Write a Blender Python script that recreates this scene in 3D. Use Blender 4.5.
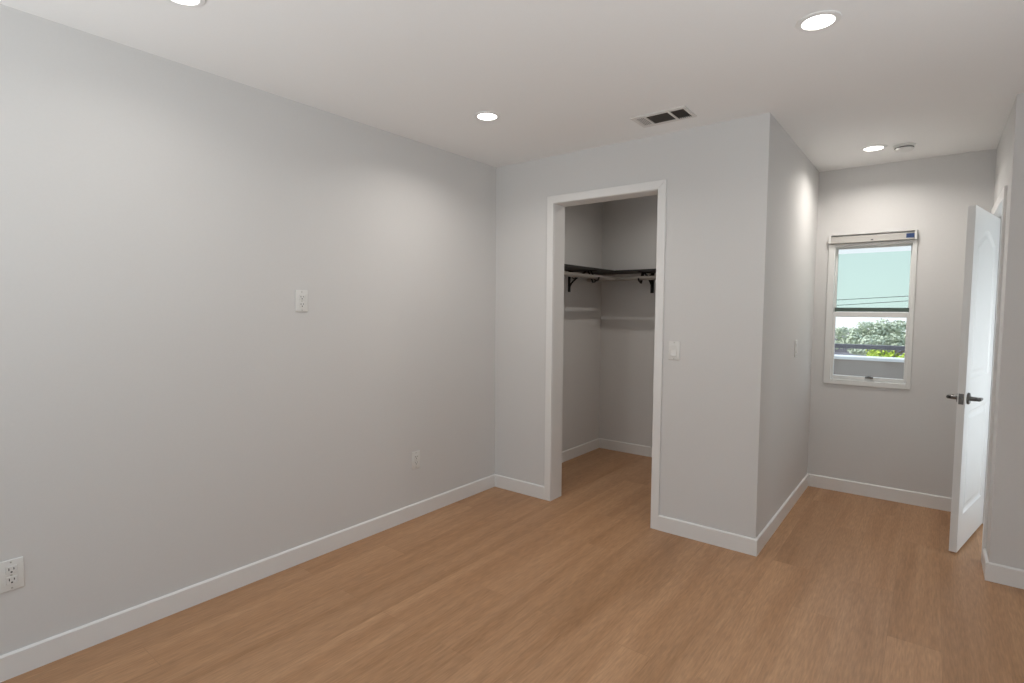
import bpy, bmesh, math, random
from mathutils import Vector, Matrix

for o in list(bpy.data.objects):
    bpy.data.objects.remove(o, do_unlink=True)
S = bpy.context.scene
COL = S.collection
rnd = random.Random(7)

# ------------------------------------------------------------------ camera
CAM_POS = Vector((2.6503, -3.1982, 1.3752))
YAW, PITCH, ROLL, FPX = 0.66122, -0.059416, 0.0067898, 542.10
fw = Vector((-math.sin(YAW) * math.cos(PITCH), math.cos(YAW) * math.cos(PITCH), math.sin(PITCH)))
rt = Vector((math.cos(YAW), math.sin(YAW), 0))
up = rt.cross(fw)
r2 = rt * math.cos(ROLL) + up * math.sin(ROLL)
u2 = -rt * math.sin(ROLL) + up * math.cos(ROLL)
cd = bpy.data.cameras.new('camera')
cam = bpy.data.objects.new('camera', cd)
COL.objects.link(cam)
cd.sensor_width = 36.0
cd.lens = FPX / 1024 * 36.0
cd.clip_start = 0.05
cd.clip_end = 500
m = Matrix.Identity(4)
for i in range(3):
    m[i][0], m[i][1], m[i][2], m[i][3] = r2[i], u2[i], -fw[i], CAM_POS[i]
cam.matrix_world = m
S.camera = cam

# ------------------------------------------------------------------ world, sun, daylight, ceiling fill, exposure
S.view_settings.view_transform = 'Standard'
S.view_settings.look = 'None'
S.view_settings.exposure = 0.0
S.view_settings.gamma = 1.0
S.view_settings.use_curve_mapping = False
W = bpy.data.worlds.new('sky')
S.world = W
W.use_nodes = True
wn = W.node_tree
wn.nodes.clear()
wo = wn.nodes.new('ShaderNodeOutputWorld')
bg = wn.nodes.new('ShaderNodeBackground')
bg.inputs['Strength'].default_value = 1.35
tc = wn.nodes.new('ShaderNodeTexCoord')
sx = wn.nodes.new('ShaderNodeSeparateXYZ')
cr = wn.nodes.new('ShaderNodeValToRGB')
cr.color_ramp.elements[0].position = 0.0
cr.color_ramp.elements[0].color = (0.93, 0.97, 1.0, 1)
cr.color_ramp.elements[1].position = 0.6
cr.color_ramp.elements[1].color = (0.62, 0.80, 1.0, 1)
wn.links.new(tc.outputs['Generated'], sx.inputs[0])
wn.links.new(sx.outputs['Z'], cr.inputs[0])
wn.links.new(cr.outputs[0], bg.inputs['Color'])
wn.links.new(bg.outputs[0], wo.inputs['Surface'])


def light(name, kind, loc, direction, energy, color, **kw):
    d = bpy.data.lights.new(name, kind)
    d.energy = energy
    d.color = color
    for k, v in kw.items():
        setattr(d, k, v)
    o = bpy.data.objects.new(name, d)
    COL.objects.link(o)
    o.location = loc
    o.rotation_euler = Vector(direction).to_track_quat('-Z', 'Y').to_euler()
    return o


light('sun', 'SUN', (-10, 0, 12), (1, 0.05, -1.1), 4.4, (1, .96, .9), angle=0.01)
# upward ceiling fill added behind unseen side and rear windows; daylight from next room
light('ceiling_fill_side', 'AREA', (4.14, -2.15, 0.80), (-.6, 0, 1), 23.5, (.90, .95, 1),
      shape='RECTANGLE', size=1.9, size_y=1.3, spread=math.radians(130))
light('ceiling_fill_rear', 'AREA', (1.15, -4.47, 0.85), (0, .6, 1), 18, (.92, .96, 1),
      shape='RECTANGLE', size=1.7, size_y=1.3, spread=math.radians(115))
light('daylight_bath_window', 'AREA', (4.12, 1.02, 1.00), (-1, 0, -0.20), 13, (.93, .96, 1),
      shape='RECTANGLE', size=0.8, size_y=0.9)
LAMP = 5.75          # watts of each ceiling light
CLOSET = 4.3         # the small light inside the closet
BEAM = math.radians(150)


# ------------------------------------------------------------------ materials
def mat(name, base, rough=.6, metal=0., spec=.5):
    mt = bpy.data.materials.new(name)
    mt.use_nodes = True
    b = mt.node_tree.nodes['Principled BSDF']
    b.inputs['Base Color'].default_value = (*base, 1)
    b.inputs['Roughness'].default_value = rough
    b.inputs['Metallic'].default_value = metal
    b.inputs['Specular IOR Level'].default_value = spec
    return mt


def noisy(mt, scale, amount, bump=0., detail=4, mapping=None):
    """small procedural colour mottling and bump on a plain material"""
    nt = mt.node_tree
    b = nt.nodes['Principled BSDF']
    base = list(b.inputs['Base Color'].default_value)
    t = nt.nodes.new('ShaderNodeTexCoord')
    n = nt.nodes.new('ShaderNodeTexNoise')
    n.inputs['Scale'].default_value = scale
    n.inputs['Detail'].default_value = detail
    nt.links.new(t.outputs['Object'], n.inputs['Vector'])
    mx = nt.nodes.new('ShaderNodeMix')
    mx.data_type = 'RGBA'
    mx.inputs[6].default_value = [c * (1 - amount) for c in base[:3]] + [1]
    mx.inputs[7].default_value = [min(1, c * (1 + amount)) for c in base[:3]] + [1]
    nt.links.new(n.outputs['Fac'], mx.inputs[0])
    nt.links.new(mx.outputs[2], b.inputs['Base Color'])
    if bump:
        bp = nt.nodes.new('ShaderNodeBump')
        bp.inputs['Strength'].default_value = bump
        bp.inputs['Distance'].default_value = .002
        nt.links.new(n.outputs['Fac'], bp.inputs['Height'])
        nt.links.new(bp.outputs[0], b.inputs['Normal'])
    return mt


def emit(name, col, s):
    mt = bpy.data.materials.new(name)
    mt.use_nodes = True
    nt = mt.node_tree
    nt.nodes.clear()
    o = nt.nodes.new('ShaderNodeOutputMaterial')
    e = nt.nodes.new('ShaderNodeEmission')
    e.inputs[0].default_value = (*col, 1)
    e.inputs[1].default_value = s
    nt.links.new(e.outputs[0], o.inputs[0])
    return mt


def glass(name, tint, refl=.05):
    mt = bpy.data.materials.new(name)
    mt.use_nodes = True
    nt = mt.node_tree
    nt.nodes.clear()
    o = nt.nodes.new('ShaderNodeOutputMaterial')
    t = nt.nodes.new('ShaderNodeBsdfTransparent')
    t.inputs[0].default_value = (*tint, 1)
    g = nt.nodes.new('ShaderNodeBsdfGlossy')
    g.inputs['Roughness'].default_value = .03
    mx = nt.nodes.new('ShaderNodeMixShader')
    mx.inputs[0].default_value = refl
    nt.links.new(t.outputs[0], mx.inputs[1])
    nt.links.new(g.outputs[0], mx.inputs[2])
    nt.links.new(mx.outputs[0], o.inputs[0])
    return mt


def wood_floor():
    mt = bpy.data.materials.new('oak_vinyl_planks')
    mt.use_nodes = True
    nt = mt.node_tree
    b = nt.nodes['Principled BSDF']
    L = nt.links.new
    t = nt.nodes.new('ShaderNodeTexCoord')
    sp = nt.nodes.new('ShaderNodeSeparateXYZ')
    L(t.outputs['Object'], sp.inputs[0])
    cb = nt.nodes.new('ShaderNodeCombineXYZ')
    L(sp.outputs['Y'], cb.inputs['X'])
    L(sp.outputs['X'], cb.inputs['Y'])
    br = nt.nodes.new('ShaderNodeTexBrick')
    br.offset = 0.37
    br.offset_frequency = 2
    br.inputs['Color1'].default_value = (0, 0, 0, 1)
    br.inputs['Color2'].default_value = (1, 1, 1, 1)
    br.inputs['Mortar'].default_value = (.5, .5, .5, 1)
    br.inputs['Scale'].default_value = 1
    br.inputs['Mortar Size'].default_value = .0011
    br.inputs['Mortar Smooth'].default_value = .3
    br.inputs['Bias'].default_value = 0
    br.inputs['Brick Width'].default_value = 1.22
    br.inputs['Row Height'].default_value = .182
    L(cb.outputs[0], br.inputs['Vector'])
    # per plank offset of the grain
    sc = nt.nodes.new('ShaderNodeVectorMath')
    sc.operation = 'MULTIPLY'
    sc.inputs[1].default_value = (.45, 7.0, 1)
    L(cb.outputs[0], sc.inputs[0])
    wv = nt.nodes.new('ShaderNodeMath')
    wv.operation = 'MULTIPLY'
    wv.inputs[1].default_value = 1.2
    L(br.outputs['Color'], wv.inputs[0])
    n1 = nt.nodes.new('ShaderNodeTexNoise')
    n1.noise_dimensions = '4D'
    n1.inputs['Scale'].default_value = 1.0
    n1.inputs['Detail'].default_value = 6
    n1.inputs['Roughness'].default_value = .6
    n1.inputs['Distortion'].default_value = .6
    L(sc.outputs[0], n1.inputs['Vector'])
    L(wv.outputs[0], n1.inputs['W'])
    sc2 = nt.nodes.new('ShaderNodeVectorMath')
    sc2.operation = 'MULTIPLY'
    sc2.inputs[1].default_value = (14, 150, 1)
    L(cb.outputs[0], sc2.inputs[0])
    n2 = nt.nodes.new('ShaderNodeTexNoise')
    n2.noise_dimensions = '4D'
    n2.inputs['Scale'].default_value = 1.0
    n2.inputs['Detail'].default_value = 3
    L(sc2.outputs[0], n2.inputs['Vector'])
    L(wv.outputs[0], n2.inputs['W'])
    ramp = nt.nodes.new('ShaderNodeValToRGB')
    e = ramp.color_ramp.elements
    e[0].position = .25
    e[0].color = (*FLOOR_D, 1)
    e[1].position = .75
    e[1].color = (*FLOOR_L, 1)
    L(n1.outputs['Fac'], ramp.inputs[0])
    # fine grain multiplies, plank tone multiplies
    gm = nt.nodes.new('ShaderNodeMapRange')
    gm.inputs[1].default_value = .3
    gm.inputs[2].default_value = .7
    gm.inputs[3].default_value = .82
    gm.inputs[4].default_value = 1.12
    L(n2.outputs['Fac'], gm.inputs[0])
    pm = nt.nodes.new('ShaderNodeMapRange')
    pm.inputs[3].default_value = .95
    pm.inputs[4].default_value = 1.04
    L(br.outputs['Color'], pm.inputs[0])
    mm = nt.nodes.new('ShaderNodeMath')
    mm.operation = 'MULTIPLY'
    L(gm.outputs[0], mm.inputs[0])
    L(pm.outputs[0], mm.inputs[1])
    seam = nt.nodes.new('ShaderNodeMapRange')
    seam.inputs[3].default_value = 1
    seam.inputs[4].default_value = .86
    L(br.outputs['Fac'], seam.inputs[0])
    m2 = nt.nodes.new('ShaderNodeMath')
    m2.operation = 'MULTIPLY'
    L(mm.outputs[0], m2.inputs[0])
    L(seam.outputs[0], m2.inputs[1])
    vm = nt.nodes.new('ShaderNodeVectorMath')
    vm.operation = 'SCALE'
    L(ramp.outputs[0], vm.inputs[0])
    L(m2.outputs[0], vm.inputs['Scale'])
    L(vm.outputs[0], b.inputs['Base Color'])
    b.inputs['Roughness'].default_value = .42
    b.inputs['Specular IOR Level'].default_value = .35
    bp = nt.nodes.new('ShaderNodeBump')
    bp.inputs['Strength'].default_value = .12
    bp.inputs['Distance'].default_value = .001
    L(n2.outputs['Fac'], bp.inputs['Height'])
    L(bp.outputs[0], b.inputs['Normal'])
    return mt


FLOOR_D = (.350, .177, .080)
FLOOR_L = (.580, .342, .192)
M = {}
M['wall'] = noisy(mat('wall_paint', (.71, .70, .688), .75, 0, .25), 90, .015, .05)
M['ceil'] = noisy(mat('ceiling_paint', (.90, .895, .885), .85, 0, .2), 120, .015, .06)
M['floor'] = wood_floor()
M['trim'] = noisy(mat('white_trim_paint', (.83, .82, .805), .38), 40, .01)
M['door'] = noisy(mat('white_door_paint', (.82, .82, .81), .35), 40, .01)
M['plate'] = noisy(mat('white_plastic', (.78, .775, .75), .35), 60, .01)
M['slot'] = noisy(mat('dark_slot', (.03, .03, .03), .6), 60, .1)
M['screw'] = noisy(mat('screw_metal', (.55, .54, .5), .4, .6), 90, .05)
M['vinyl'] = noisy(mat('white_vinyl', (.80, .80, .78), .4), 40, .01)
M['head'] = noisy(mat('white_headrail_metal', (.50, .485, .455), .45), 40, .02)
M['blue'] = noisy(mat('blue_sticker', (.02, .05, .15), .5), 200, .4)
M['greenbar'] = noisy(mat('dark_green_rail', (.085, .12, .10), .5), 40, .08)
M['metal'] = noisy(mat('dark_nickel', (.16, .155, .15), .33, .85), 60, .08)
M['nickel'] = noisy(mat('satin_nickel', (.42, .41, .40), .35, .8), 60, .05)
M['shelf'] = noisy(mat('espresso_board', (.020, .018, .017), .5), 30, .25)
M['iron'] = noisy(mat('black_iron', (.012, .010, .010), .5, .3), 60, .2)
M['rod'] = noisy(mat('brushed_steel_rod', (.40, .37, .34), .42, .7), 60, .05)
M['grille'] = noisy(mat('register_enamel', (.74, .72, .69), .5), 60, .02)
M['duct_shade'] = noisy(mat('painted_duct_shade', (.13, .115, .10), .8), 60, .2)  # dark colour stands for the shade inside the register
M['lamp'] = emit('lamp_diffuser', (1, .965, .92), 12)
M['pane'] = glass('clear_glass', (.95, .97, .97), .012)
M['teal'] = glass('teal_tinted_glass', (.84, .86, .855), .015)
M['film'] = glass('teal_sun_film', (.86, .943, .906), .0)
M['stucco'] = noisy(mat('balcony_stucco', (.42, .375, .34), .9), 25, .06, .3)
M['cap'] = noisy(mat('pale_metal_cap', (.80, .82, .84), .5), 25, .03)
M['rail'] = noisy(mat('dark_grey_rail', (.16, .155, .175), .5), 25, .08)
M['leaf'] = noisy(mat('grey_green_leaves', (.50, .55, .42), .7), 1.6, .45)
M['leaf2'] = noisy(mat('yellow_green_leaves', (.42, .52, .06), .7), 3, .4)
M['bark'] = noisy(mat('bark', (.20, .16, .14), .9), 8, .3)
M['roof'] = noisy(mat('grey_purple_roof', (.22, .20, .22), .9), 3, .15)
M['lilac'] = noisy(mat('pale_lilac_wall', (.62, .60, .72), .9), 2, .05)
M['darkwin'] = noisy(mat('dark_window', (.07, .08, .10), .3), 2, .1)
M['earth'] = noisy(mat('dry_ground', (.35, .33, .30), .95), .5, .15)
M['wire'] = noisy(mat('cable_black', (.03, .03, .03), .7), 2, .1)


# ------------------------------------------------------------------ mesh building
class MB:
    def __init__(self):
        self.bm = bmesh.new()

    def box(self, x0, x1, y0, y1, z0, z1, bev=0, seg=2, rot=None):
        tmp = bmesh.new()
        bmesh.ops.create_cube(tmp, size=1)
        for v in tmp.verts:
            v.co = Vector(((x0 + x1) / 2 + v.co.x * (x1 - x0), (y0 + y1) / 2 + v.co.y * (y1 - y0),
                           (z0 + z1) / 2 + v.co.z * (z1 - z0)))
        if bev:
            bmesh.ops.bevel(tmp, geom=tmp.edges[:], offset=bev, segments=seg, profile=.5, affect='EDGES')
        if rot is not None:
            bmesh.ops.transform(tmp, matrix=rot, verts=tmp.verts[:])
        self._merge(tmp)
        return self

    def _merge(self, tmp):
        me = bpy.data.meshes.new('t')
        tmp.to_mesh(me)
        tmp.free()
        self.bm.from_mesh(me)
        bpy.data.meshes.remove(me)

    def prism(self, pts, axis, a0, a1):
        """extrude the 2D outline along axis ('x','y','z') from a0 to a1"""
        def P(p, a):
            return {'x': (a, p[0], p[1]), 'y': (p[0], a, p[1]), 'z': (p[0], p[1], a)}[axis]
        tmp = bmesh.new()
        A = [tmp.verts.new(P(p, a0)) for p in pts]
        B = [tmp.verts.new(P(p, a1)) for p in pts]
        tmp.faces.new(A)
        tmp.faces.new(B)
        n = len(pts)
        for i in range(n):
            tmp.faces.new((A[i], A[(i + 1) % n], B[(i + 1) % n], B[i]))
        bmesh.ops.recalc_face_normals(tmp, faces=tmp.faces[:])
        self._merge(tmp)
        return self

    def lathe(self, prof, c=(0, 0, 0), seg=40, axis='z', cap=True):
        """prof: list of (radius, height) along the axis"""
        tmp = bmesh.new()
        rings = []
        for r, h in prof:
            ring = []
            for k in range(seg):
                a = 2 * math.pi * k / seg
                x, y = r * math.cos(a), r * math.sin(a)
                co = {'z': (x, y, h), 'x': (h, x, y), 'y': (y, h, x)}[axis]
                ring.append(tmp.verts.new(Vector(c) + Vector(co)))
            rings.append(ring)
        for i in range(len(rings) - 1):
            for k in range(seg):
                k2 = (k + 1) % seg
                tmp.faces.new((rings[i][k], rings[i][k2], rings[i + 1][k2], rings[i + 1][k]))
        if cap:
            tmp.faces.new(rings[0])
            tmp.faces.new(rings[-1])
        bmesh.ops.recalc_face_normals(tmp, faces=tmp.faces[:])
        self._merge(tmp)
        return self

    def tube(self, pts, r, seg=12):
        tmp = bmesh.new()
        pts = [Vector(p) for p in pts]
        rings = []
        prev = None
        for i, p in enumerate(pts):
            d = ((pts[min(i + 1, len(pts) - 1)] - pts[max(i - 1, 0)])).normalized()
            if prev is None:
                a = d.orthogonal().normalized()
            else:
                a = (prev - d * prev.dot(d)).normalized()
            prev = a
            b = d.cross(a)
            rad = r[i] if isinstance(r, (list, tuple)) else r
            rings.append([tmp.verts.new(p + (a * math.cos(t) + b * math.sin(t)) * rad)
                          for t in [2 * math.pi * k / seg for k in range(seg)]])
        for i in range(len(rings) - 1):
            for k in range(seg):
                k2 = (k + 1) % seg
                tmp.faces.new((rings[i][k], rings[i][k2], rings[i + 1][k2], rings[i + 1][k]))
        tmp.faces.new(rings[0])
        tmp.faces.new(rings[-1])
        bmesh.ops.recalc_face_normals(tmp, faces=tmp.faces[:])
        self._merge(tmp)
        return self

    def ellipsoid(self, c, rx, ry, rz, sub=2):
        tmp = bmesh.new()
        bmesh.ops.create_icosphere(tmp, subdivisions=sub, radius=1)
        for v in tmp.verts:
            v.co = Vector((c[0] + v.co.x * rx, c[1] + v.co.y * ry, c[2] + v.co.z * rz))
        self._merge(tmp)
        return self

    def build(self, name, m, parent=None, smooth=False, kind=None, loc=None):
        me = bpy.data.meshes.new(name)
        self.bm.to_mesh(me)
        self.bm.free()
        if smooth:
            for p in me.polygons:
                p.use_smooth = True
            try:
                me.set_sharp_from_angle(angle=math.radians(40))
            except Exception:
                pass
        me.materials.append(m)
        o = bpy.data.objects.new(name, me)
        COL.objects.link(o)
        if parent is not None:
            o.parent = parent
        if loc is not None:
            o.location = loc
        if kind:
            o['kind'] = kind
        return o


def structure(name, mb, m, parent=None):
    return mb.build(name, m, parent, kind=None if parent else 'structure')


def tag(o, label, cat, group=None):
    o['label'] = label
    o['category'] = cat
    if group:
        o['group'] = group
    return o


def thing(name, label, cat, loc=(0, 0, 0), rz=0, group=None):
    o = bpy.data.objects.new(name, None)
    o.empty_display_size = .05
    COL.objects.link(o)
    o.location = loc
    o.rotation_euler = (0, 0, rz)
    return tag(o, label, cat, group)


def copy_thing(root, label, loc, rz):
    r = root.copy()
    COL.objects.link(r)
    r.location = loc
    r.rotation_euler = (0, 0, rz)
    r['label'] = label
    for ch in list(root.children):
        c = ch.copy()
        COL.objects.link(c)
        c.parent = r
        for g in list(ch.children):
            d = g.copy()
            COL.objects.link(d)
            d.parent = c
    return r


# ------------------------------------------------------------------ the room shell
H = 2.44
XB, YW, XR, YR = 1.908, 1.572, 2.923, 0.454      # closet corner, window wall, corridor right wall, its near corner
XE, YS = 3.95, -4.25                             # east wall and rear wall of the bedroom
T = .11
TC = .136                                        # closet front wall
O0, O1, OH = .529, 1.286, 2.110                  # closet opening
CW, CT = .054, .012                              # casing width, thickness
BH, BT = .095, .012                              # baseboard

structure('floor', MB().box(-.12, XE + .1, YS - .1, YW + .14, -.12, 0), M['floor'])
structure('ceiling', MB().box(-.12, XE + .1, YS - .1, YW + .14, H, H + .15), M['ceil'])
structure('wall_left', MB().box(-.12, 0, YS - .1, TC, 0, H), M['wall'])

# front wall of the closet with its opening (jamb boards line the opening)
JT = .018
w = MB()
w.box(0, O0 - JT, 0, TC, 0, H)
w.box(O1 + JT, XB, 0, TC, 0, H)
w.box(O0 - JT, O1 + JT, 0, TC, OH + JT, H)
structure('wall_closet_front', w, M['wall'])
structure('wall_corridor_left', MB().box(XB - T, XB, TC, YW, 0, H), M['wall'])
structure('wall_closet_left', MB().box(-.12, .05, TC, YW, 0, H), M['wall'])
# window wall with the window opening
WX0, WX1, WZ0, WZ1 = 1.993, 2.536, .822, 1.948
w = MB()
w.box(-.12, WX0, YW, YW + .13, 0, H)
w.box(WX1, XE + .1, YW, YW + .13, 0, H)
w.box(WX0, WX1, YW, YW + .13, 0, WZ0)
w.box(WX0, WX1, YW, YW + .13, WZ1, H)
structure('wall_window', w, M['wall'])
# right wall of the corridor with its doorway
D0, D1, DH = .715, 1.422, 1.978
w = MB()
w.box(XR, XR + .1, YR, D0 - JT, 0, H)
w.box(XR, XR + .1, D1 + JT, YW, 0, H)
w.box(XR, XR + .1, D0 - JT, D1 + JT, DH + JT, H)
structure('wall_corridor_right', w, M['wall'])
structure('wall_right_front', MB().box(XR + .1, XE, YR, YR + .1, 0, H), M['wall'])
# east wall (bedroom + next room) with their two window openings
w = MB()
w.box(XE, XE + .1, YS - .1, -3.55, 0, H)
w.box(XE, XE + .1, -1.55, .66, 0, H)
w.box(XE, XE + .1, -3.55, -1.55, 0, .5)
w.box(XE, XE + .1, -3.55, -1.55, 2.1, H)
w.box(XE, XE + .1, 1.38, YW, 0, H)
w.box(XE, XE + .1, .66, 1.38, 0, .5)
w.box(XE, XE + .1, .66, 1.38, 1.9, H)
structure('wall_right', w, M['wall'])
# rear wall
w = MB()
w.box(0, .2, YS - .1, YS, 0, H)
w.box(2.1, XE, YS - .1, YS, 0, H)
w.box(.2, 2.1, YS - .1, YS, 0, .3)
w.box(.2, 2.1, YS - .1, YS, 2.1, H)
structure('wall_rear', w, M['wall'])


def simple_window(name, axis, a0, a1, z0, z1, c0, c1, panes):
    """frame + panes for a window that stands outside the picture"""
    f = MB()
    bar = .05
    def bx(p0, p1, q0, q1):
        if axis == 'x':
            f.box(p0, p1, c0, c1, q0, q1, .004)
        else:
            f.box(c0, c1, p0, p1, q0, q1, .004)
    bx(a0, a0 + bar, z0, z1); bx(a1 - bar, a1, z0, z1)
    bx(a0 + bar, a1 - bar, z0, z0 + bar); bx(a0 + bar, a1 - bar, z1 - bar, z1)
    for k in range(1, panes):
        c = a0 + (a1 - a0) * k / panes
        bx(c - .02, c + .02, z0 + bar, z1 - bar)
    fr = structure(name, f, M['vinyl'])
    g = MB()
    cm = (c0 + c1) / 2
    if axis == 'x':
        g.box(a0 + bar, a1 - bar, cm - .002, cm + .002, z0 + bar, z1 - bar)
    else:
        g.box(cm - .002, cm + .002, a0 + bar, a1 - bar, z0 + bar, z1 - bar)
    g.build('pane', M['pane'], fr)


simple_window('window_2', 'y', -3.55, -1.55, .5, 2.1, XE + .03, XE + .08, 3)
simple_window('window_4', 'x', .2, 2.1, .3, 2.1, YS - .08, YS - .03, 2)
simple_window('window_3', 'y', .66, 1.38, .5, 1.9, XE + .03, XE + .08, 1)


# baseboards: outline with an eased top edge, run along x or y
def bb_profile(wall, out):
    return [(wall, 0), (wall + out * BT, 0), (wall + out * BT, BH - .006), (wall + out * BT * .55, BH), (wall, BH)]


def baseboard(name, axis, wall, out, a0, a1):
    mb = MB().prism(bb_profile(wall, out), axis, a0, a1)
    return structure(name, mb, M['trim'])


def bb2(mb, axis, wall, out, a0, a1):
    return mb.prism(bb_profile(wall, out), axis, a0, a1)


baseboard('baseboard_left', 'y', 0, 1, YS, 0)
mb = MB()
bb2(mb, 'x', 0, -1, BT, O0 - CW)
bb2(mb, 'x', 0, -1, O1 + CW, XB + BT)
structure('baseboard_closet_front', mb, M['trim'])
baseboard('baseboard_corridor_left', 'y', XB, 1, 0, YW)
baseboard('baseboard_window_wall', 'x', YW, -1, XB + BT, XR)
mb = MB()
bb2(mb, 'y', XR, -1, YR - BT, D0 - .06)
bb2(mb, 'x', YR, -1, XR, XE)
structure('baseboard_right_front', mb, M['trim'])
mb = MB()
bb2(mb, 'y', .05, 1, TC, YW)
bb2(mb, 'x', YW, -1, .05 + BT, XB - T)
bb2(mb, 'y', XB - T, -1, TC, YW - BT)
structure('baseboard_closet', mb, M['trim'])
mb = MB()
bb2(mb, 'y', XE, -1, YS + BT, YR - BT)
bb2(mb, 'x', YS, 1, BT, XE)
structure('baseboard_right', mb, M['trim'])


# casings: mitred boards with a stepped profile
def mitred_casing(mb, P, a0, a1, top, w, t, back, eps=.001):
    """two legs and a head with 45 degree mitres.  P(u, v, d) maps wall coords to the world"""
    def poly(pts, d0, d1):
        tmp = bmesh.new()
        A = [tmp.verts.new(P(u, v, d0)) for u, v in pts]
        B = [tmp.verts.new(P(u, v, d1)) for u, v in pts]
        tmp.faces.new(A); tmp.faces.new(B)
        n = len(pts)
        for i in range(n):
            tmp.faces.new((A[i], A[(i + 1) % n], B[(i + 1) % n], B[i]))
        bmesh.ops.recalc_face_normals(tmp, faces=tmp.faces[:])
        es = [e for e in tmp.edges if abs((e.verts[0].co - P(0, 0, 0)).dot(P(0, 0, 1) - P(0, 0, 0)) - d1) < 1e-6
              and abs((e.verts[1].co - P(0, 0, 0)).dot(P(0, 0, 1) - P(0, 0, 0)) - d1) < 1e-6]
        bmesh.ops.bevel(tmp, geom=es, offset=.0022, segments=2, profile=.5, affect='EDGES')
        mb._merge(tmp)
    poly([(a0 - w, 0), (a0, 0), (a0, top), (a0 - w, top + w)], back, t)
    poly([(a1, 0), (a1 + w, 0), (a1 + w, top + w), (a1, top)], back, t)
    poly([(a0, top), (a1, top), (a1 + w, top + w), (a0 - w, top + w)], back, t)


# trim_1: closet opening – jamb boards and casing on the bedroom side
mb = MB()
mb.box(O0 - JT, O0, 0, TC, 0, OH)
mb.box(O1, O1 + JT, 0, TC, 0, OH)
mb.box(O0 - JT, O1 + JT, 0, TC, OH, OH + JT)
mitred_casing(mb, lambda u, v, d: Vector((u, -d, v)), O0 - .002, O1 + .002, OH + .002, CW - .002, CT, 0)
structure('trim_1', mb, M['trim'])
# trim_2: doorway of the corridor – jamb boards, stops and casing on the corridor side
mb = MB()
mb.box(XR, XR + .1, D0 - JT, D0, 0, DH)
mb.box(XR, XR + .1, D1, D1 + JT, 0, DH)
mb.box(XR, XR + .1, D0 - JT, D1 + JT, DH, DH + JT)
mb.box(XR + .040, XR + .075, D0, D0 + .011, 0, DH)
mb.box(XR + .040, XR + .075, D1 - .011, D1, 0, DH)
mb.box(XR + .040, XR + .075, D0 + .011, D1 - .011, DH - .011, DH)
mitred_casing(mb, lambda u, v, d: Vector((XR - d, u, v)), D0 - .003, D1 + .003, DH + .003, .057, .013, 0)
structure('trim_2', mb, M['trim'])

# ------------------------------------------------------------------ the open corridor door
DW, DTH, DHT = .700, .035, 1.950
door = bpy.data.objects.new('door_1', None)
COL.objects.link(door)
door['kind'] = 'structure'
door.location = (2.920, 1.418, .012)
door.rotation_euler = (0, 0, math.radians(-12.35))


def arch_outline(y0, y1, z0, z1, rise, n=16):
    """panel outline in (y, z); the top edge is a shallow cathedral curve when rise > 0"""
    pts = [(y0, z0), (y1, z0)]
    if rise <= 0:
        return pts + [(y1, z1), (y0, z1)]
    pts.append((y1, z1 - rise))
    for k in range(1, n):
        t = k / n
        y = y1 + (y0 - y1) * t
        s = .5 - .5 * math.cos(2 * math.pi * t)
        pts.append((y, z1 - rise + rise * s ** .8))
    pts.append((y0, z1 - rise))
    return pts


def inset_outline(pts, d):
    n = len(pts)
    out = []
    for i in range(n):
        p0, p1, p2 = Vector(pts[i - 1]), Vector(pts[i]), Vector(pts[(i + 1) % n])
        e1, e2 = (p1 - p0).normalized(), (p2 - p1).normalized()
        n1, n2 = Vector((-e1.y, e1.x)), Vector((-e2.y, e2.x))
        b = (n1 + n2)
        b = b / max(.3, b.length_squared) * 2 if b.length > 1e-6 else n1
        out.append(tuple(p1 + b * d))
    return out


def door_slab():
    bm = bmesh.new()
    outer = [(-DW, 0), (0, 0), (0, DHT), (-DW, DHT)]
    st = .105
    panels = [arch_outline(-DW + st, -st, .200, .800, 0), arch_outline(-DW + st, -st, .985, 1.845, .075)]
    for x, s in ((0, -1), (DTH, 1)):
        def V(p, dep):
            return bm.verts.new((x - s * dep, p[0], p[1]))
        edges = []
        loops = []
        for pts in [outer] + panels:
            vs = [V(p, 0) for p in pts]
            loops.append(vs)
            for i in range(len(vs)):
                edges.append(bm.edges.new((vs[i], vs[(i + 1) % len(vs)])))
        bmesh.ops.triangle_fill(bm, use_beauty=True, use_dissolve=False, edges=edges)
        for pts, vs in zip(panels, loops[1:]):
            prev = vs
            for d, dep in ((.006, .0045), (.016, .0085), (.030, .0085), (.050, .0025)):
                nx = [V(p, dep) for p in inset_outline(pts, d)]
                for i in range(len(nx)):
                    j = (i + 1) % len(nx)
                    bm.faces.new((prev[i], prev[j], nx[j], nx[i]))
                prev = nx
            bm.faces.new(prev)
        if x == 0:
            oa = loops[0]
        else:
            ob = loops[0]
    for i in range(4):
        j = (i + 1) % 4
        bm.faces.new((oa[i], oa[j], ob[j], ob[i]))
    bmesh.ops.recalc_face_normals(bm, faces=bm.faces[:])
    mb = MB()
    mb.bm.free()
    mb.bm = bm
    return mb


slab = door_slab().build('door_panel', M['door'], door)
HZ = .877
HY = -DW + .062


def lever(side):
    """side -1: corridor face (x<0), +1: far face (x>DTH)"""
    x0 = 0 if side < 0 else DTH
    mb = MB()
    s = side
    mb.lathe([(.0, x0), (.033, x0), (.033, x0 + s * .006), (.030, x0 + s * .010), (.013, x0 + s * .012),
              (.0115, x0 + s * .045), (.0, x0 + s * .046)], (0, HY, HZ), 28, 'x', cap=False)
    mb.tube([(x0 + s * .040, HY - .012, HZ), (x0 + s * .050, HY - .006, HZ), (x0 + s * .052, HY + .012, HZ),
             (x0 + s * .052, HY + .04, HZ - .001), (x0 + s * .050, HY + (.090 if s < 0 else .065), HZ - .002)],
            [.010, .0115, .011, .009, .0075], 14)
    return mb


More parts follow.
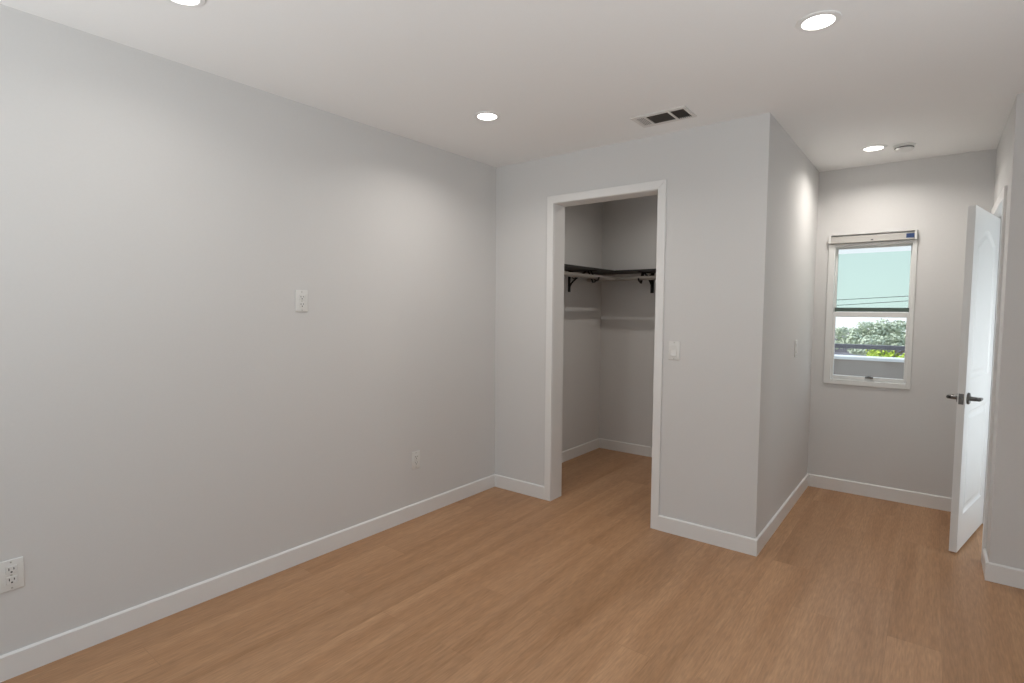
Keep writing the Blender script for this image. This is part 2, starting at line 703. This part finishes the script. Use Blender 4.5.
lever(-1).build('lever_handle', M['metal'], door, True)
lever(1).build('lever_handle', M['metal'], door, True)
mb = MB()
mb.box(.006, .029, -DW - .0018, -DW + .001, HZ - .030, HZ + .030, .0008)
mb.box(.011, .024, -DW - .010, -DW - .001, HZ - .009, HZ + .009, .002)
mb.build('latch_plate', M['metal'], door)
for z in (.20, .95, 1.72):
    mb = MB()
    mb.lathe([(.0, z - .045), (.006, z - .045), (.006, z + .045), (.0, z + .045)], (-.005, .004, 0), 12, 'z', cap=False)
    mb.box(.0, .030, .0, .002, z - .044, z + .044)
    mb.build('hinge', M['nickel'], door)

# ------------------------------------------------------------------ the corridor window
win = bpy.data.objects.new('window_1', None)
COL.objects.link(win)
win['kind'] = 'structure'
win.location = (0, YW, 0)
FZ1 = 1.882                                   # top of the white frame, the headrail sits above it
y0, y1 = -.010, .085
f = MB()
f.box(WX0, WX0 + .046, y0, y1, WZ0, FZ1, .003)
f.box(WX1 - .027, WX1, y0, y1, WZ0, FZ1, .003)
f.box(WX0 + .046, WX1 - .027, y0, y1, FZ1 - .024, FZ1, .003)
f.box(WX0 + .046, WX1 - .027, y0, y1, WZ0, WZ0 + .038, .003)
# board closing the recess above the frame
f.box(WX0, WX1, .045, y1, FZ1, WZ1)
f.build('window_frame', M['vinyl'], win)
IX0, IX1 = WX0 + .046, WX1 - .027
# upper (outer) sash
u = MB()
u.box(IX0, IX0 + .012, .045, .075, 1.37, FZ1 - .024)
u.box(IX1 - .010, IX1, .045, .075, 1.37, FZ1 - .024)
u.box(IX0 + .012, IX1 - .010, .045, .075, FZ1 - .034, FZ1 - .024)
us = u.build('upper_sash', M['vinyl'], win)
MB().box(IX0 + .012, IX1 - .010, .058, .062, 1.405, FZ1 - .034).build('pane', M['teal'], us)
MB().box(IX0 + .012, IX1 - .010, .056, .0575, 1.405, FZ1 - .070).build('sun_film', M['film'], us)
bar = MB().box(IX0 + .004, IX1 - .004, .040, .070, 1.374, 1.405, .002).build('bottom_rail', M['greenbar'], us)
bar['label'] = 'dark green rail under the tinted pane'
# lower (inner) sash
l = MB()
l.box(IX0, IX0 + .016, .008, .036, .865, 1.372, .002)
l.box(IX1 - .016, IX1, .008, .036, .865, 1.372, .002)
l.box(IX0 + .016, IX1 - .016, .008, .036, 1.334, 1.372, .002)
l.box(IX0 + .016, IX1 - .016, .008, .036, .862, .890, .002)
ls = l.build('lower_sash', M['vinyl'], win)
MB().box(IX0 + .016, IX1 - .016, .020, .024, .890, 1.334).build('pane', M['pane'], ls)
mb = MB()
mb.box(2.262, 2.312, -.004, .010, .882, .893, .002)
mb.box(2.275, 2.299, -.012, -.002, .885, .899, .002)
lk = mb.build('sash_lift', M['metal'], ls)

# headrail with a blue sticker across the top of the window
hr = thing('blind_headrail', 'white metal blind headrail with blue sticker across top of corridor window', 'blind', (0, YW, FZ1))
mb = MB()
mb.box(WX0 + .016, WX1 - .016, -.030, .030, .002, .050, .004)
mb.box(WX0 + .016, WX1 - .016, -.036, -.028, .002, .012, .002)
mb.build('rail', M['head'], hr)
for x in (WX0 + .003, WX1 - .017):
    MB().box(x, x + .014, -.034, .034, .001, .062, .002).build('end_bracket', M['vinyl'], hr)
st = MB().box(2.470, 2.516, -.0315, -.0300, .014, .044).build('sticker', M['blue'], hr)
st['label'] = 'dark blue sticker'
MB().box(2.262, 2.276, -.0345, -.0298, .012, .020, .001).build('clip', M['slot'], hr)

# ------------------------------------------------------------------ ceiling lights, detector, register
g = 'round recessed ceiling lights'
rl = thing('recessed_light', 'round lit recessed ceiling light nearest the closet opening and left wall', 'ceiling light',
           (.656, -.872, H), 0, g)
MB().lathe([(.053, -.002), (.054, -.006), (.060, -.007), (.072, -.004), (.074, 0)], seg=48, cap=False).build('trim_ring', M['trim'], rl, True)
df = MB().lathe([(0, -.0025), (.0535, -.0025), (.0535, -.0005), (0, -.0005)], seg=48, cap=False).build('diffuser', M['lamp'], rl)
for lab, x, y in (
        ('largest lit recessed light, top right of picture in front of corridor', 2.268, -.888),
        ('small lit recessed light in the corridor beside the smoke detector', 2.292, 1.082),
        ('lit recessed light cut off by the top edge above left wall', .575, -2.383),
        ):
    copy_thing(rl, lab, (x, y, H), 0)
for x, y, k in ((.656, -.872, .80), (2.268, -.888, .36), (2.292, 1.082, .98), (.575, -2.383, .25)):
    light('recessed_light_beam', 'AREA', (x, y, H - .009), (0, 0, -1), LAMP * k, (1, .95, .89), shape='DISK', size=.10, spread=BEAM)
cb = thing('closet_light', 'small recessed closet ceiling light, hidden behind the door head', 'ceiling light', (.98, .78, H))
MB().lathe([(.028, -.002), (.029, -.005), (.045, -.004), (.047, 0)], seg=40, cap=False).build('trim_ring', M['trim'], cb, True)
MB().lathe([(0, -.0025), (.0285, -.0025), (.0285, -.0005), (0, -.0005)], seg=40, cap=False).build('diffuser', M['lamp'], cb)
light('closet_light_beam', 'AREA', (.98, .78, H - .007), (0, 0, -1), CLOSET, (1, .94, .86), shape='DISK', size=.040, spread=math.radians(160))


sd = thing('smoke_detector', 'small round white smoke detector on corridor ceiling beside the recessed light', 'smoke detector',
           (2.452, 1.135, H))
MB().lathe([(0, 0), (.060, 0), (.060, -.008), (.056, -.010), (0, -.010)], seg=40, cap=False).build('base', M['plate'], sd, True)
MB().lathe([(.050, -.010), (.052, -.018), (.050, -.030), (.040, -.037), (.012, -.039), (0, -.039)], seg=40, cap=False).build('cover', M['plate'], sd, True)
MB().lathe([(.0505, -.014), (.0525, -.016), (.0525, -.020), (.0505, -.022)], seg=40, cap=False).build('sensor_slot', M['slot'], sd)
MB().ellipsoid((-.030, -.020, -.036), .006, .006, .004).build('test_button', M['trim'], sd, True)

vt = thing('air_register', 'white three-way ceiling air register with louvers coloured dark as shade above closet wall', 'air vent', (1.4255, -.280, H), 0)
VX, VY = .154, .092
fr = MB()
ix0, ix1, iy = -.137, .120, .066
fr.prism([(-VX, -VY), (VX, -VY), (VX - .018, -iy), (-VX + .018, -iy)], 'z', -.007, 0)
fr.prism([(-VX, VY), (VX, VY), (VX - .018, iy), (-VX + .018, iy)], 'z', -.007, 0)
fr.prism([(-VX, -VY), (-VX, VY), (-VX + .018, iy), (-VX + .018, -iy)], 'z', -.007, 0)
fr.prism([(VX, -VY), (VX, VY), (VX - .018, iy), (VX - .018, -iy)], 'z', -.007, 0)
x_a, x_b = -.078, .056                           # dividers between the three banks
fr.box(x_a - .007, x_a + .007, -iy, iy, -.008, 0)
fr.box(x_b - .006, x_b + .006, -iy, iy, -.008, 0)
fr.build('frame', M['grille'], vt)
MB().box(-VX + .016, VX - .016, -iy - .004, iy + .004, -.0012, -.0002).build('duct_shade_sheet', M['duct_shade'], vt)  # dark sheet paints the shade of the duct; the ceiling has no hole


def slat(mb, c, length, axis, tilt, wid=.0125, th=.0010):
    if axis == 'y':
        R_ = Matrix.Translation(c) @ Matrix.Rotation(tilt, 4, 'Y')
        mb.box(-wid / 2, wid / 2, -length / 2, length / 2, -th / 2, th / 2, rot=R_)
    else:
        R_ = Matrix.Translation(c) @ Matrix.Rotation(tilt, 4, 'X')
        mb.box(-length / 2, length / 2, -wid / 2, wid / 2, -th / 2, th / 2, rot=R_)


mb = MB()
xs = [-VX + .024 + k * .0105 for k in range(5)]
for x in xs:
    slat(mb, (x, 0, -.0052), 2 * iy, 'y', math.radians(12), .0078)
mb.build('louver_bank', M['grille'], vt)
mb = MB()
for k in range(9):
    slat(mb, ((x_a + x_b) / 2, -iy + .007 + k * .0137, -.0058), x_b - x_a - .012, 'x', math.radians(62), .0085)
mb.build('louver_bank', M['duct_shade'], vt)  # white louvers coloured dark for the shade in their gaps
mb = MB()
for k in range(7):
    slat(mb, (x_b + .012 + k * .0108, 0, -.0058), 2 * iy, 'y', math.radians(66), .0085)
mb.build('louver_bank', M['duct_shade'], vt)  # right bank gets the same painted shade


# ------------------------------------------------------------------ wall plates (local frame: faces -Y)
def plate_part(parent):
    return MB().box(-.035, .035, -.0062, 0, -.0575, .0575, .0028, 3).build('cover_plate', M['plate'], parent, True)


def screws(parent, zs):
    for z in zs:
        MB().lathe([(.0, -.0078), (.0025, -.0076), (.0034, -.0062), (.0034, -.0055)], (0, 0, z), 14, 'y', cap=False).build('screw', M['screw'], parent, True)


def make_outlet(label, loc, rz, group=None, name='wall_outlet'):
    t = thing(name, label, 'outlet', loc, rz, group)
    plate_part(t)
    for s in (1, -1):
        r = MB().box(-.0165, .0165, -.0085, -.0055, s * .0195 - .0145, s * .0195 + .0145, .0022, 2).build('receptacle', M['plate'], t)
        mb = MB()
        z = s * .0195
        mb.box(-.0082, -.0056, -.0090, -.0080, z - .001, z + .0085)
        mb.box(.0056, .0082, -.0090, -.0080, z - .000, z + .0075)
        mb.lathe([(0, -.0090), (.0030, -.0090), (.0030, -.0080), (0, -.0080)], (0, 0, z - .0075), 12, 'y', cap=False)
        mb.build('slots', M['slot'], r)
    screws(t, (0, .048, -.048))
    return t


def make_switch(label, loc, rz):
    t = thing('light_switch', label, 'light switch', loc, rz)
    plate_part(t)
    MB().box(-.0185, .0185, -.0075, -.005, -.0355, .0355, .001).build('rocker_frame', M['plate'], t)
    mb = MB()
    mb.prism([(-.0072, -.0325), (-.0125, -.0320), (-.0078, .0010), (-.0095, .0325), (-.0070, .0325)], 'x', -.0160, .0160)
    mb.build('rocker', M['plate'], t)
    screws(t, (.0475, -.0475))
    return t


R90 = math.pi / 2
make_outlet('white duplex outlet at far left edge, low on left wall', (0, -2.794, .385), R90)
make_outlet('white duplex outlet low on left wall nearest the closet corner', (0, -.815, .384), R90)
make_outlet('white duplex outlet plate mounted high at mid height on left wall', (0, -1.612, 1.411), R90)
make_switch('white rocker switch on closet wall right of the closet opening', (1.412, 0, 1.132), 0)
make_switch('white rocker switch on corridor side wall facing the open door', (XB, .918, 1.121), R90)

# ------------------------------------------------------------------ closet shelves, rods, brackets
SZ0, SZ1, SD = 1.718, 1.734, .290
CX0, CX1 = .05, XB - T
tag(MB().box(CX0, CX0 + SD, TC, YW, SZ0, SZ1, .0015).build('closet_shelf', M['shelf']),
    'black board shelf along left wall inside the closet', 'shelf', 'closet shelves')
tag(MB().box(CX0 + SD, CX1, YW - SD, YW, SZ0, SZ1, .0015).build('closet_shelf', M['shelf']),
    'black board shelf along back wall inside the closet', 'shelf', 'closet shelves')
RD, RZ, RR = .278, 1.657, .0185
tag(MB().tube([(CX0 + RD, TC, RZ), (CX0 + RD, YW - RD - .017, RZ)], RR, 24).build('closet_rod', M['rod'], None, True),
    'steel hanging rod under the left closet shelf', 'clothes rod', 'closet rods')
tag(MB().tube([(CX0 + .012, YW - RD, RZ), (CX1, YW - RD, RZ)], RR, 24).build('closet_rod', M['rod'], None, True),
    'steel hanging rod under the back closet shelf', 'clothes rod', 'closet rods')


def make_bracket(label, loc, rz):
    """local frame: wall at y=0, bracket reaches out to -Y, shelf underside at z=0"""
    t = thing('shelf_bracket', label, 'bracket', loc, rz, 'closet shelf brackets')
    MB().box(-.016, .016, -.008, 0, -.185, -.001, .0015).build('wall_leg', M['iron'], t)
    MB().box(-.012, .012, -.282, -.006, -.007, -.001, .0015).build('shelf_arm', M['iron'], t)
    mb = MB()
    pts = []
    for k in range(15):
        a = k / 14
        pts.append((0, -.006 - .17 * a ** 1.25, -.150 + .142 * a ** .72))
    mb.tube(pts, .0085, 8)
    # the scroll inside the brace
    pts = []
    for k in range(18):
        th = k / 17 * math.pi * 1.7
        rr = .034 * (1 - k / 17 * .65)
        pts.append((0, -.048 + rr * math.cos(th + .5), -.050 + rr * math.sin(th + .5)))
    mb.tube(pts, .005, 8)
    mb.build('brace', M['iron'], t, True)
    # hook that carries the rod
    mb = MB()
    cy, cz = -RD, RZ - SZ0
    pts = [(0, -.225, -.006)] + [(0, cy + (RR + .007) * math.cos(math.pi * k / 10), cz - (RR + .010) * math.sin(math.pi * k / 10)) for k in range(11)]
    mb.tube(pts, .0075, 8)
    mb.tube([(0, -.195, -.006), (0, -.225, -.060), (0, -.243, -.104), (0, -.262, -.100), (0, cy, cz - RR - .006)], .0075, 8)
    mb.build('rod_hook', M['iron'], t, True)
    return t


make_bracket('black iron bracket under the left closet shelf', (CX0, .970, SZ0), R90)
make_bracket('black iron bracket under the back closet shelf', (.580, YW, SZ0), 0)

# ------------------------------------------------------------------ outside the window
structure('ground', MB().box(-60, 60, YW + 3.2, 140, -3.4, -3.2), M['earth'])
structure('balcony_floor', MB().box(-.5, 4.5, YW + .14, 3.2, -.25, -.1), M['stucco'])
pw = structure('wall_balcony', MB().box(-.5, 4.5, 3.02, 3.18, -.1, .905), M['stucco'])
MB().box(-.5, 4.5, 3.0, 3.2, .905, .935, .003).build('cap', M['cap'], pw)
br = thing('balcony_railing', 'dark grey horizontal rail above the balcony parapet outside the window', 'railing', (0, 3.06, .935))
MB().box(-.5, 4.5, -.025, .025, .078, .120, .004).build('top_rail', M['rail'], br)
for x in (.6, 3.9):
    MB().box(x - .02, x + .02, -.02, .02, 0, .078).build('post', M['rail'], br)


def leaf_cloud(clumps, n, size, seed):
    r = random.Random(seed)
    bm = bmesh.new()
    for (c, rad) in clumps:
        for k in range(n):
            while True:
                d = Vector((r.uniform(-1, 1), r.uniform(-1, 1), r.uniform(-1, 1)))
                if .1 < d.length < 1:
                    break
            d = d.normalized() * (.55 + .45 * r.random())
            p = Vector(c) + Vector((d.x * rad[0], d.y * rad[1], d.z * rad[2]))
            nrm = (d + Vector((r.uniform(-.7, .7), r.uniform(-.7, .7), r.uniform(-.2, .9)))).normalized()
            a = nrm.orthogonal().normalized()
            a = Matrix.Rotation(r.uniform(0, 6.28), 3, nrm) @ a
            b = nrm.cross(a)
            s = size * r.uniform(.6, 1.3)
            bm.faces.new([bm.verts.new(p + a * s), bm.verts.new(p + b * s * .5 + nrm * s * .15),
                          bm.verts.new(p - a * s), bm.verts.new(p - b * s * .5 + nrm * s * .15)])
    mb = MB()
    mb.bm.free()
    mb.bm = bm
    return mb


r = random.Random(3)
tr = thing('tree', 'large round grey-green tree beyond the balcony outside the window', 'tree', (.95, 25, -3.2))
cl = []
for k in range(85):
    a = r.uniform(0, 2 * math.pi)
    q = math.sqrt(r.random())
    x, y = q * math.cos(a) * 2.0, q * math.sin(a) * 1.7
    zt = 4.08 - .50 * (q ** 3) - .05 * max(0, -x)
    cl.append(((x, y, zt - r.uniform(0, .7)), (r.uniform(.22, .38),) * 2 + (r.uniform(.16, .25),)))
leaf_cloud(cl, 120, .075, 5).build('crown', M['leaf'], tr)
mb = MB()
mb.tube([(0, 0, 0), (.04, .02, 1.2), (-.03, 0, 2.3), (0, 0, 3.2)], [.20, .16, .13, .08], 10)
for a in range(7):
    th = a * .9
    mb.tube([(0, 0, 2.1 + .08 * a), (.5 * math.cos(th), .5 * math.sin(th), 2.75), (1.15 * math.cos(th), 1.1 * math.sin(th), 3.25)], [.08, .06, .03], 8)
mb.build('trunk', M['bark'], tr, True)

hb = thing('hedge_bush', 'bright yellow-green bush seen low through the corridor window', 'bush', (1.98, 12, -3.2))
cl = []
for k in range(26):
    cl.append(((r.uniform(-.55, .75), r.uniform(-.4, .4), 3.1 + r.uniform(0, .52)), (.22, .22, .18)))
for k in range(20):
    cl.append(((r.uniform(-.5, .7), r.uniform(-.4, .4), r.uniform(.5, 3.0)), (.4, .4, .35)))
leaf_cloud(cl, 90, .05, 9).build('foliage', M['leaf2'], hb)
MB().tube([(0, 0, 0), (.05, 0, 1.6), (0, .05, 3.1)], [.09, .07, .04], 10).build('stem', M['bark'], hb, True)

# neighbouring houses below
h1 = thing('house', 'grey roofed house below the tree at left in the window', 'house', (-2.2, 32, -3.2))
MB().box(-3.4, 3.4, -2.0, 2.0, 0, 2.5).build('house_wall', M['lilac'], h1)
MB().prism([(-3.8, 2.45), (3.8, 2.45), (3.0, 3.15), (-3.0, 3.15)], 'y', -2.4, 2.4).build('roof', M['roof'], h1)
for x in (-2.2, 0, 2.2):
    MB().box(x - .5, x + .5, -2.03, -1.98, 1.0, 2.0, .01).build('house_window', M['darkwin'], h1)
h2 = thing('house', 'pale lilac house at right edge of the window behind the tree', 'house', (4.9, 34, -3.2))
MB().box(-2.2, 3.5, -2, 2, 0, 3.9).build('house_wall', M['lilac'], h2)
MB().prism([(-2.5, 3.85), (3.8, 3.85), (3.0, 4.25), (-1.7, 4.25)], 'y', -2.4, 2.4).build('roof', M['cap'], h2)
for x in (-1.2, .6, 2.2):
    MB().box(x - .4, x + .4, -2.03, -1.98, 2.3, 3.3, .01).build('house_window', M['darkwin'], h2)

# overhead wires: a lower and an upper one
for lab, yw, za, zb in (('upper dark overhead wire seen through the tinted window pane', 20, 1.80, 1.92),
                    ('lower dark overhead wire seen through the tinted window pane', 21, 1.62, 1.775)):
    sl = (zb - za) / 2.08
    pts = []
    for k in range(25):
        x = -9 + 18 * k / 24
        pts.append((x, yw, za + sl * (x + .18) + .0006 * (x - .9) ** 2))
    tag(MB().tube(pts, .010, 6).build('overhead_wire', M['wire']), lab, 'wire', 'overhead wires')
